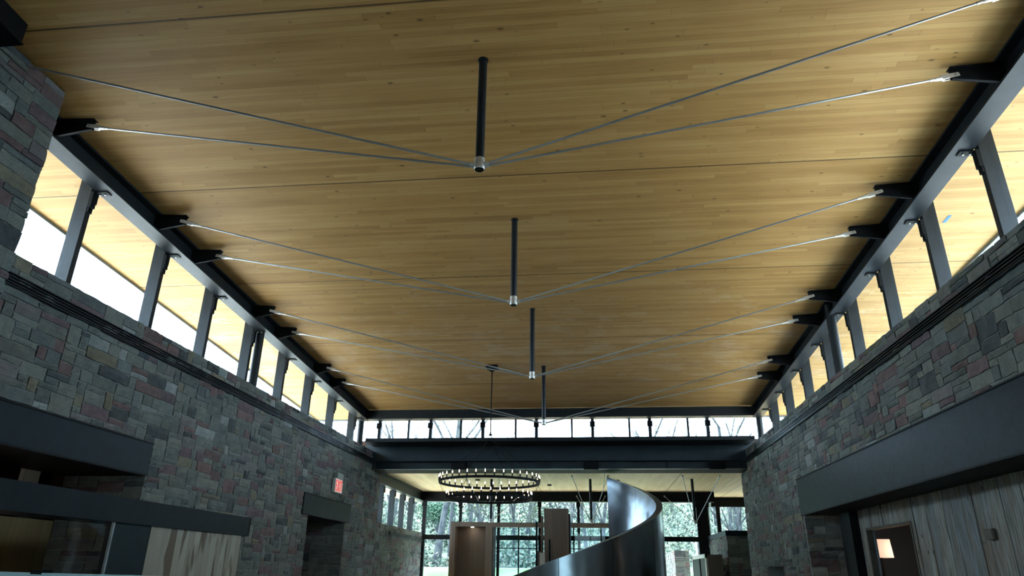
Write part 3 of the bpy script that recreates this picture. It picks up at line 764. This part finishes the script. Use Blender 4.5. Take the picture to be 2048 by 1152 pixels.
# its left wall: beam, posts on a low stone wall
t = thing('steel_beam', (-6.76, 25.2, GZ), 'dark steel beam over the left windows of the room beyond the girder', 'beam')
MB().box(-6.95, -6.742, 21.9, BY, GZ, GZ+.03).build('bottom_flange', STEEL, t)
MB().box(-6.86, -6.82, 21.9, BY, GZ+.03, BC).build('web', STEEL, t)
MB().box(-6.95, -6.742, 21.9, BY, BC-.05, BC-.01).build('top_flange', STEEL, t)
lw = MB(); mbox(lw, -7.25, -6.754, 22.19, BY-.1, FL, 1.38)
stone_face(lw, (-6.752, 22.2, FL), (0,1,0), (1,0,0), BY-22.3, 1.40-FL, [], 21)
struct(lw.build('wall_beyond_left', STONE))
diffuser(-6.742, 1, 23.6, BY-.12, 1.07, 1.20, 'short slotted air vent on the low stone wall of the room beyond', 3)
for i, y in enumerate([23.0, 24.35, 25.7, 27.0]):
    t = thing('window_post', (-6.9, y, 1.38), 'dark post over the low stone wall left in the room beyond, %s from the front' % ORD[i], 'post', 'posts over the low stone wall beyond')
    MB().box(-7.02, -6.84, y-.05, y+.05, 1.36, GZ).build('tube', STEEL, t)
    MB().box(-6.84, -6.80, y-.05, y+.05, GZ-.22, GZ-.02).build('clamp', BLACK, t)
ys = [22.2, 23.0, 24.35, 25.7, 27.0, BY-.1]
for a, b in zip(ys, ys[1:]): pane(MB().box(-6.94, -6.928, a+.05, b-.05, 1.36, GZ))
# far fascia and window wall
t = thing('steel_beam', (-1.1, BY, GZ), 'dark steel beam over the tall back windows of the room beyond', 'beam')
MB().box(-6.95, 4.45, BY-.10, BY-.06, GZ, BC).build('web', BLACK, t)
MB().box(-6.95, 4.45, BY-.14, BY+.14, GZ, GZ+.03).build('bottom_flange', BLACK, t)
bx = [-6.72, -5.25, -3.72, -2.10, -.58, 1.0, 2.55, 4.15]
for i, x in enumerate(bx):
    t = thing('window_post', (x, BY, FL), 'tall dark post of the back window wall beyond the staircase, %s from the left' % ORD[i], 'post', 'tall posts of the back window wall')
    w_ = .05 if 0 < i < 7 else (.07 if i == 0 else .22)
    MB().box(x-w_, x+w_, BY, BY+.15, FL, GZ).build('tube', BLACK, t)
    MB().box(x-w_-.03, x+w_+.03, BY-.05, BY, GZ-.20, GZ-.02).build('clamp', BLACK, t)
for a, b in zip(bx, bx[1:]): pane(MB().box(a+.05, b-.05, BY+.07, BY+.082, FL, GZ))
struct(MB().box(-6.72, 4.15, BY-.02, BY+.10, 1.155, 1.33).build('trim_6', BLACK))
# right bay: ledge, thick low stone block, farther glass
rb = MB(); mbox(rb, 4.312, 5.4, 24.612, 30.0, FL, 1.19)
stone_face(rb, (4.31, 24.6, FL), (0,1,0), (-1,0,0), 5.4, 1.19-FL, [], 31)
stone_face(rb, (4.31, 24.61, FL), (1,0,0), (0,-1,0), 1.1, 1.19-FL, [], 32)
struct(rb.build('wall_beyond_right', STONE))
tag(MB().box(4.27, 5.42, 24.56, 30.0, 1.19, 1.36).build('steel_ledge', STEEL2, bevel=.004), 'steel ledge capping the low stone wall right of the staircase', 'ledge')
t = thing('steel_beam', (6.5, 30.4, GZ), 'dark steel beam over the recessed glass at the right of the room beyond', 'beam')
MB().box(4.45, 9.4, 30.3, 30.34, GZ, BC).build('web', BLACK, t); MB().box(4.45, 9.4, 30.26, 30.5, GZ, GZ+.03).build('bottom_flange', BLACK, t)
for i, x in enumerate([4.62, 5.05]):
    t = thing('window_post', (x, 30.4, FL), 'black post of the recessed glass above the steel ledge, %s of two' % ('left one' if i == 0 else 'right one'), 'post')
    MB().box(x-.07, x+.07, 30.30, 30.42, FL, GZ).build('tube', BLACK, t); MB().box(x+.07, x+.09, 30.32, 30.40, FL, GZ).build('edge_strip', GALV, t)
struct(MB().box(4.40, 4.62, 28.2, BY+.2, GZ, BC).build('trim_7', BLACK))
pane(MB().box(4.62, 9.4, 30.42, 30.432, FL, GZ)); pane(MB().box(4.50, 4.512, 28.4, 30.42, 1.36, GZ))
tag(MB().box(6.9, 7.0, 30.35, 30.5, FL, GZ).build('window_post', BLACK), 'black post of the recessed glass hidden behind the right stone wall', 'post')
we = MB(); we.box(9.4, 9.5, 21., 30.5, FL, BC); we.box(5.0, 9.5, 21.9, 22.0, FL, BC); struct(we.build('wall_far_right', PLASTER))
# small king posts of the lower room, rods running front to back
for i, x in enumerate([-3.45, -.075, 3.30]):
    y = 24.3; zb_ = 1.57
    L3 = ['left', 'middle', 'right'][i]
    t = thing('king_post', (x, y, zb_), 'thin black strut in the room beyond the girder, %s one of three' % L3, 'strut', 'struts of the room beyond')
    MB().tube((x, y, zb_+.08), (x, y, BC), .045, 16).build('shaft', TUBE, t)
    MB().tube((x, y, zb_-.03), (x, y, zb_+.08), .055, 16).build('foot', NICKEL, t)
    for fy, nf in ((BY-.14, 'back'), (22.2, 'front')):
        for e, ne in ((-1, 'left'), (1, 'right')):
            A = Vector((x+e*.56, fy, BC-.16)); Bp = Vector((x+e*.03, y+(.03 if fy > y else -.03), zb_+.02)); d = (Bp-A).normalized()
            t = thing('tension_rod', A, 'thin rod from the %s strut beyond the girder to the %s beam, %s one' % (L3, nf, ne), 'rod', 'rods of the room beyond')
            MB().tube(A, Bp, .012, 8).build('bar', ROD, t); MB().tube(A, A+d*.25, .028, 10, .02).build('clevis', NICKEL, t)
# point fixtures in that ceiling
for i, (x, y, ln) in enumerate([(-1.83, 23.2, 1.5), (-1.55, 25.9, .95), (.85, 24.6, 0), (-3.95, 24.4, 0)]):
    t = thing('ceiling_point', (x, y, BC-.03), 'tiny black ceiling fitting in the room beyond, %s' % ['with a long cord, second from left', 'above the tall wooden panel', 'right of the staircase tip', 'seen through the chandelier'][i], 'fitting', 'small ceiling fittings')
    MB().box(x-.07, x+.07, y-.07, y+.07, BC-.04, BC).build('plate', BLACK, t)
    if ln: MB().tube((x, y, BC-.04-ln), (x, y, BC-.04), .004, 6).build('cord', BLACK, t)

# wooden portal and glass partition
PY = 26.0
po = thing('wooden_portal', (-4.4, PY, FL), 'grey oak door portal with a recessed door and a small downlight', 'doorway')
OZ = .0640*PY; 
f = MB(); f.box(-5.16, -4.96, PY, PY+.7, FL, OZ-.16); f.box(-3.86, -3.62, PY, PY+.7, FL, OZ-.16); f.box(-5.16, -3.62, PY, PY+.7, OZ-.16, OZ)
f.build('frame', OAK, po, bevel=.004)
MB().box(-4.96, -3.86, PY+.45, PY+.50, FL, OZ-.16).build('door_leaf', m_wood('darker_oak', 0, ((.10,.072,.052), (.14,.10,.075), (.18,.135,.10)), .30, 26.), po)
MB().lathe((-4.38, PY+.20, OZ-.175), [(.05, 0), (.05, .015)], 16).build('downlight', mat('downlight', (1,1,1), .3, emit=(1, .9, .75), es=12.), po)
hb = MB().box(-3.62, .62, PY, PY+.25, OZ-.17, OZ-.01).build('header_board', OAK); tag(hb, 'long thin wooden header running right from the portal above the glass partition', 'header')
gpz = thing('glass_partition', (-1.6, PY, FL), 'tinted glass partition with thin black bars under the wooden header', 'partition')
MB().box(-3.60, .62, PY+.10, PY+.112, FL, OZ-.17).build('glass_pane', GLASS2, gpz)
for x in (-2.68, -1.72, -.72, .25): MB().box(x-.022, x+.022, PY+.08, PY+.13, FL, OZ-.17).build('upright', BLACK, gpz)
for z in (.79, -.15): MB().box(-3.60, .62, PY+.085, PY+.125, z-.015, z+.015).build('crossbar', BLACK, gpz)
MB().box(-3.62, -3.50, PY+.06, PY+.15, FL, OZ-.17).build('side_trim', GALV, gpz)

cp = thing('tall_cabinet', (-1.18, 23.6, FL), 'tall grey oak cabinet panel standing behind the staircase', 'cabinet')
MB().box(-1.585, -.795, 23.4, 23.46, FL, 1.925).build('front_panel', OAK, cp, bevel=.003)
MB().box(-1.555, -.75, 23.46, 24.0, FL, 1.77).build('carcass', STEEL2, cp)
MB().box(-1.70, -1.63, 23.5, 23.8, FL, 1.70).build('side_board', OAK, cp)
MB().box(-1.80, -1.70, 23.45, 23.6, FL, .62).build('low_panel', OAK, cp)
MB().box(-1.86, -1.80, 23.45, 23.55, FL, 1.52).build('edge_post', STEEL2, cp)
MB().box(-1.43, -1.38, 23.30, 23.36, FL, .98).build('pull_handle', STEEL2, cp)
MB().box(-1.72, -1.56, 23.30, 23.38, FL, .58).build('white_panel', WHITE, cp)
ve = thing('timber_vestibule', (3.75, 25.6, FL), 'timber cabinet with a white front frame right of the staircase, before the low stone wall', 'cabinet')
MB().box(3.52, 3.99, 23.9, 27.3, FL, .60).build('carcass', m_wood('taupe_panel', 0, ((.12,.10,.085), (.15,.125,.105), (.18,.15,.13)), .3, 18.), ve)
f = MB(); f.box(3.47, 3.52, 23.9, 24.06, FL, .62); f.box(3.47, 3.52, 27.1, 27.3, FL, .62); f.box(3.47, 3.52, 23.9, 27.3, .50, .62); f.build('frame', WHITE, ve)
MB().box(3.49, 3.52, 24.06, 27.1, FL, .50).build('opening', BLACK, ve)
MB().box(3.46, 3.49, 25.3, 25.5, FL, .50).build('door_stile', BLACK, ve)

# ------------------------------------------------------------------ rest of the shell
struct(MB().box(-10.3, 9.6, -7., 32.3, FL-.2, FL).build('floor', FLOOR))
bw_ = MB(); bw_.box(-7.3, 5.1, -6.1, -6.0, 2.9, CZ(-6)); bw_.box(-7.3, -3.6, -6.1, -6., FL, 2.9); bw_.box(1.4, 5.1, -6.1, -6., FL, 2.9)
for i in range(4): bw_.box(-3.6+i*1.64, -3.52+i*1.64, -6.1, -5.95, FL, 2.9)
bw_.box(-3.6, 1.4, -6.1, -5.95, .7, .82)
struct(bw_.build('wall_back', DARKW))
pane(MB().box(-3.6, 1.4, -6.06, -6.05, FL, 2.9))  # unseen rear glazing, sized to set the daylight on the near ceiling
struct(MB().box(-7.4, -7.25, -6., 2.4, TOP, CZ(-6)).build('wall_upper_left', DARKW))
struct(slab(MB(), 4.99, 5.15, -6., 4.9, lambda y: TOP, CZ(4.9)-TOP-.01).build('wall_added_upper_right', DARKW))  # unseen wall added to keep side daylight off the near ceiling

# ------------------------------------------------------------------ outside
rg = random.Random(8)
def hz(x, y):                               # terrain height above the eye
    if y < 33: return -.35-1.0 if x < 30 else -1.3
    t1 = min(1, (y-33)/8.); h = -1.35 + t1*1.55
    if y > 46:
        q = (y-46); h += .17*q*min(1, q/10) + .5*noise.noise(Vector((x*.08, y*.08, 0)))
    return h
g = MB(); NX, NY = 44, 46
for j in range(NY+1):
    for i in range(NX+1):
        x = -55+110*i/NX; y = 30.6+ (95*j/NY)
        g.v.append(Vector((x, y, hz(x, y))))
for j in range(NY):
    for i in range(NX): a = j*(NX+1)+i; g.face(a, a+1, a+NX+2, a+NX+1)
gm = mat('hillside', rough=.95, spec=.1); tt = NT(gm); pos, p = tt.xyz()
n1 = tt.noise(pos, .7, 6, .7)
wood_c = tt.ramp(n1, [(.32, (.025,.045,.03)), (.5, (.08,.10,.07)), (.68, (.16,.16,.14))])
lawn_c = tt.ramp(tt.noise(pos, .5, 4), [(.35, (.05,.13,.035)), (.65, (.10,.19,.07))])
isroad = tt.m('MULTIPLY', tt.m('GREATER_THAN', p[1], 41.5), tt.m('LESS_THAN', p[1], 45.5))
c = tt.mix(tt.m('GREATER_THAN', p[1], 45.5), lawn_c, wood_c); c = tt.mix(isroad, c, (.34,.34,.34)); c = tt.mix(tt.m('LESS_THAN', p[1], 34.5), c, (.55,.52,.46))  # pale strip nearest the glass added to bounce light onto the lower ceiling
tt.l(c, tt.b.inputs['Base Color'])
gr_ = g.build('ground_hillside', gm); struct(gr_)
yard = MB(); yard.box(-45, -8.0, -30, 30.6, FL-.3, FL-.1); yard.box(9.6, 45, -30, 30.6, FL-.3, FL-.1); 
struct(yard.build('ground_yard', PAVE))
rh = MB(); NX, NY = 30, 14  # unseen bank added to colour stair reflections and cut rear sky light
for j in range(NY+1):
    for i in range(NX+1):
        x = -60+120*i/NX; yy = 7.1+2.6*j; q = max(0, yy-10)
        rh.v.append(Vector((x, -yy, FL-.1+.42*q*min(1, q/8)+.5*noise.noise(Vector((x*.2, yy*.2, 9))))))
for j in range(NY):
    for i in range(NX): a = j*(NX+1)+i; rh.face(a, a+NX+1, a+NX+2, a+1)
struct(rh.build('ground_added_behind', m_plain('added_bank', (.09,.13,.13), (.24,.28,.28), .5, .95)))
# sunlit garden walls outside, beyond the glass at the right
gwm = MB(); mbox(gwm, 3.5, 4.1, 33.0, 39., FL, .98)
stone_face(gwm, (3.49, 33., FL), (0,1,0), (-1,0,0), 6., .98-FL, [], 41, lens=(2,5)); stone_face(gwm, (3.49, 33., FL), (1,0,0), (0,-1,0), .6, .98-FL, [], 42)
tag(gwm.build('garden_wall', STONE), 'sunlit stone garden wall outside the glass, just right of the staircase', 'wall')
gw2 = MB(); mbox(gw2, 4.7, 9., 34.6, 35.2, FL, 1.45)
stone_face(gw2, (4.7, 34.59, FL), (1,0,0), (0,-1,0), 4.2, 1.45-FL, [], 43, lens=(2,5))
tag(gw2.build('garden_wall', STONE), 'pale stone garden wall outside, farther back behind the timber cabinet', 'wall')

# trees on the slope
def make_tree(seed, h, leafmat, nleaf, lsize, label, spread=.5, depth=4, girth=.022):
    r = random.Random(seed); wood = MB(); tw = MB(); tips = []
    def grow(p, d, L, rad, lv):
        n = 3 if lv == 0 else 2; q = p
        for i in range(n):
            d = (d + Vector((r.uniform(-1, 1), r.uniform(-1, 1), r.uniform(-.3, .6)))*.10).normalized()
            q2 = q + d*(L/n); (wood if lv < 2 else tw).tube(q, q2, max(rad*(1-.35*i/n), .012), 7 if lv < 2 else 3, max(rad*(1-.35*(i+1)/n), .010), cap=False); q = q2
            if lv < depth and (lv > 0 or i > 0):
                for _ in range(2 if lv < 3 else 1):
                    a = r.uniform(0, 2*PI); o = Vector((math.cos(a), math.sin(a), r.uniform(.1, .9)))
                    grow(q, (d*.6+o*spread*1.2).normalized(), L*r.uniform(.42, .62), rad*.45, lv+1)
        tips.append(q)
    grow(Vector((0, 0, -.3)), Vector((r.uniform(-.08, .08), r.uniform(-.08, .08), 1)), h*.62, h*girth, 0)
    root = bpy.data.objects.new('tree', None); COL.objects.link(root)
    wood.build('trunk', BARK, root, local=True); tw.build('branches', TWIG, root, local=True)
    if nleaf:
        lf = MB()
        for _ in range(nleaf):
            p = r.choice(tips) + Vector((r.gauss(0, .5), r.gauss(0, .5), r.gauss(0, .4)))
            a = Vector((r.gauss(0, 1), r.gauss(0, 1), r.gauss(0, 1))).normalized()*lsize*r.uniform(.6, 1.4); b = a.orthogonal().normalized()*lsize*.8
            lf.quad(p-a, p-b, p+a, p+b)
        lf.build('foliage', leafmat, root, local=True)
    tag(root, label, 'tree'); return root
protos = [make_tree(1, 9, LEAF, 1500, .11, 'tree'), make_tree(2, 10, LEAF, 500, .09, 'tree'), make_tree(3, 9, None, 0, 0, 'tree', .55), make_tree(4, 11, None, 0, 0, 'tree', .45), make_tree(5, 6, LEAF2, 2200, .14, 'tree', .6)]
kinds = [('spring tree with pale green young leaves on the wooded slope outside', 'leafing trees on the slope'), ('spring tree with pale green young leaves on the wooded slope outside', 'leafing trees on the slope'),
         ('bare grey tree with thin branches on the wooded slope outside', 'bare trees on the slope'), ('bare grey tree with thin branches on the wooded slope outside', 'bare trees on the slope'), ('dense dark green tree on the wooded slope outside', 'dense green trees on the slope')]
used = set()
cnt = 0
for row, y0 in enumerate([47.5, 53, 60, 68, 78]):
    n = 11 if row < 3 else 15
    for i in range(n):
        X0 = (-.36 + .66*(i+.5)/n)*y0
        x = X0 + rg.uniform(-1.6, 1.6); y = y0 + rg.uniform(-2, 2)
        k = rg.choice([0, 1, 4, 2, 1]) if row < 2 else rg.choice([2, 3, 3, 2])
        if k in used: o = copy_tree(protos[k])
        else: o = protos[k]; used.add(k)
        o.location = (x, y, hz(x, y)+H0); o.rotation_euler = (0, 0, rg.uniform(0, 6.28)); s = rg.uniform(.5, .8) if k in (0, 1, 4) else rg.uniform(.65, 1.02); o.scale = (s, s, s)
        o['label'], o['group'] = kinds[k]; cnt += 1
for k_, (x, y, h_, lb) in enumerate([(-10.2, 46.6, 17, 'large grey tree trunk outside the leftmost pane of the back windows'), (-9.75, 49.5, 13, 'slimmer leaning grey tree beside the large trunk outside the leftmost pane'), (11.0, 58., 15, 'tall bare tree outside behind the garden wall at the right')]):
    o = make_tree(20+k_, h_, None, 0, 0, lb, .5, 4, .0125); o.location = (x, y, hz(x, y)+H0)
# undergrowth
ug = MB()
for _ in range(26000):
    y = 45.8 + 45*rg.random()**1.4; x = rg.uniform(-.38, .32)*y
    c = noise.noise(Vector((x*.25, y*.25, 3)))
    if c < -.15: continue
    z = hz(x, y) + abs(rg.gauss(0, .55))*(1+c*2)
    a = Vector((rg.gauss(0, 1), rg.gauss(0, 1), rg.gauss(0, 1))).normalized()*rg.uniform(.08, .2); b = a.orthogonal().normalized()*rg.uniform(.06, .15)
    P_ = Vector((x, y, z)); ug.quad(P_-a, P_-b, P_+a, P_+b)
um = mat('undergrowth', rough=.8, spec=.1); tt = NT(um); pos, p = tt.xyz()
tt.l(tt.ramp(tt.noise(pos, 1.3, 3), [(.3, (.02,.04,.035)), (.5, (.06,.085,.06)), (.7, (.15,.15,.13))]), tt.b.inputs['Base Color'])
tag(ug.build('undergrowth', um), 'leafy undergrowth covering the slope outside the back windows', 'undergrowth', kind='stuff')
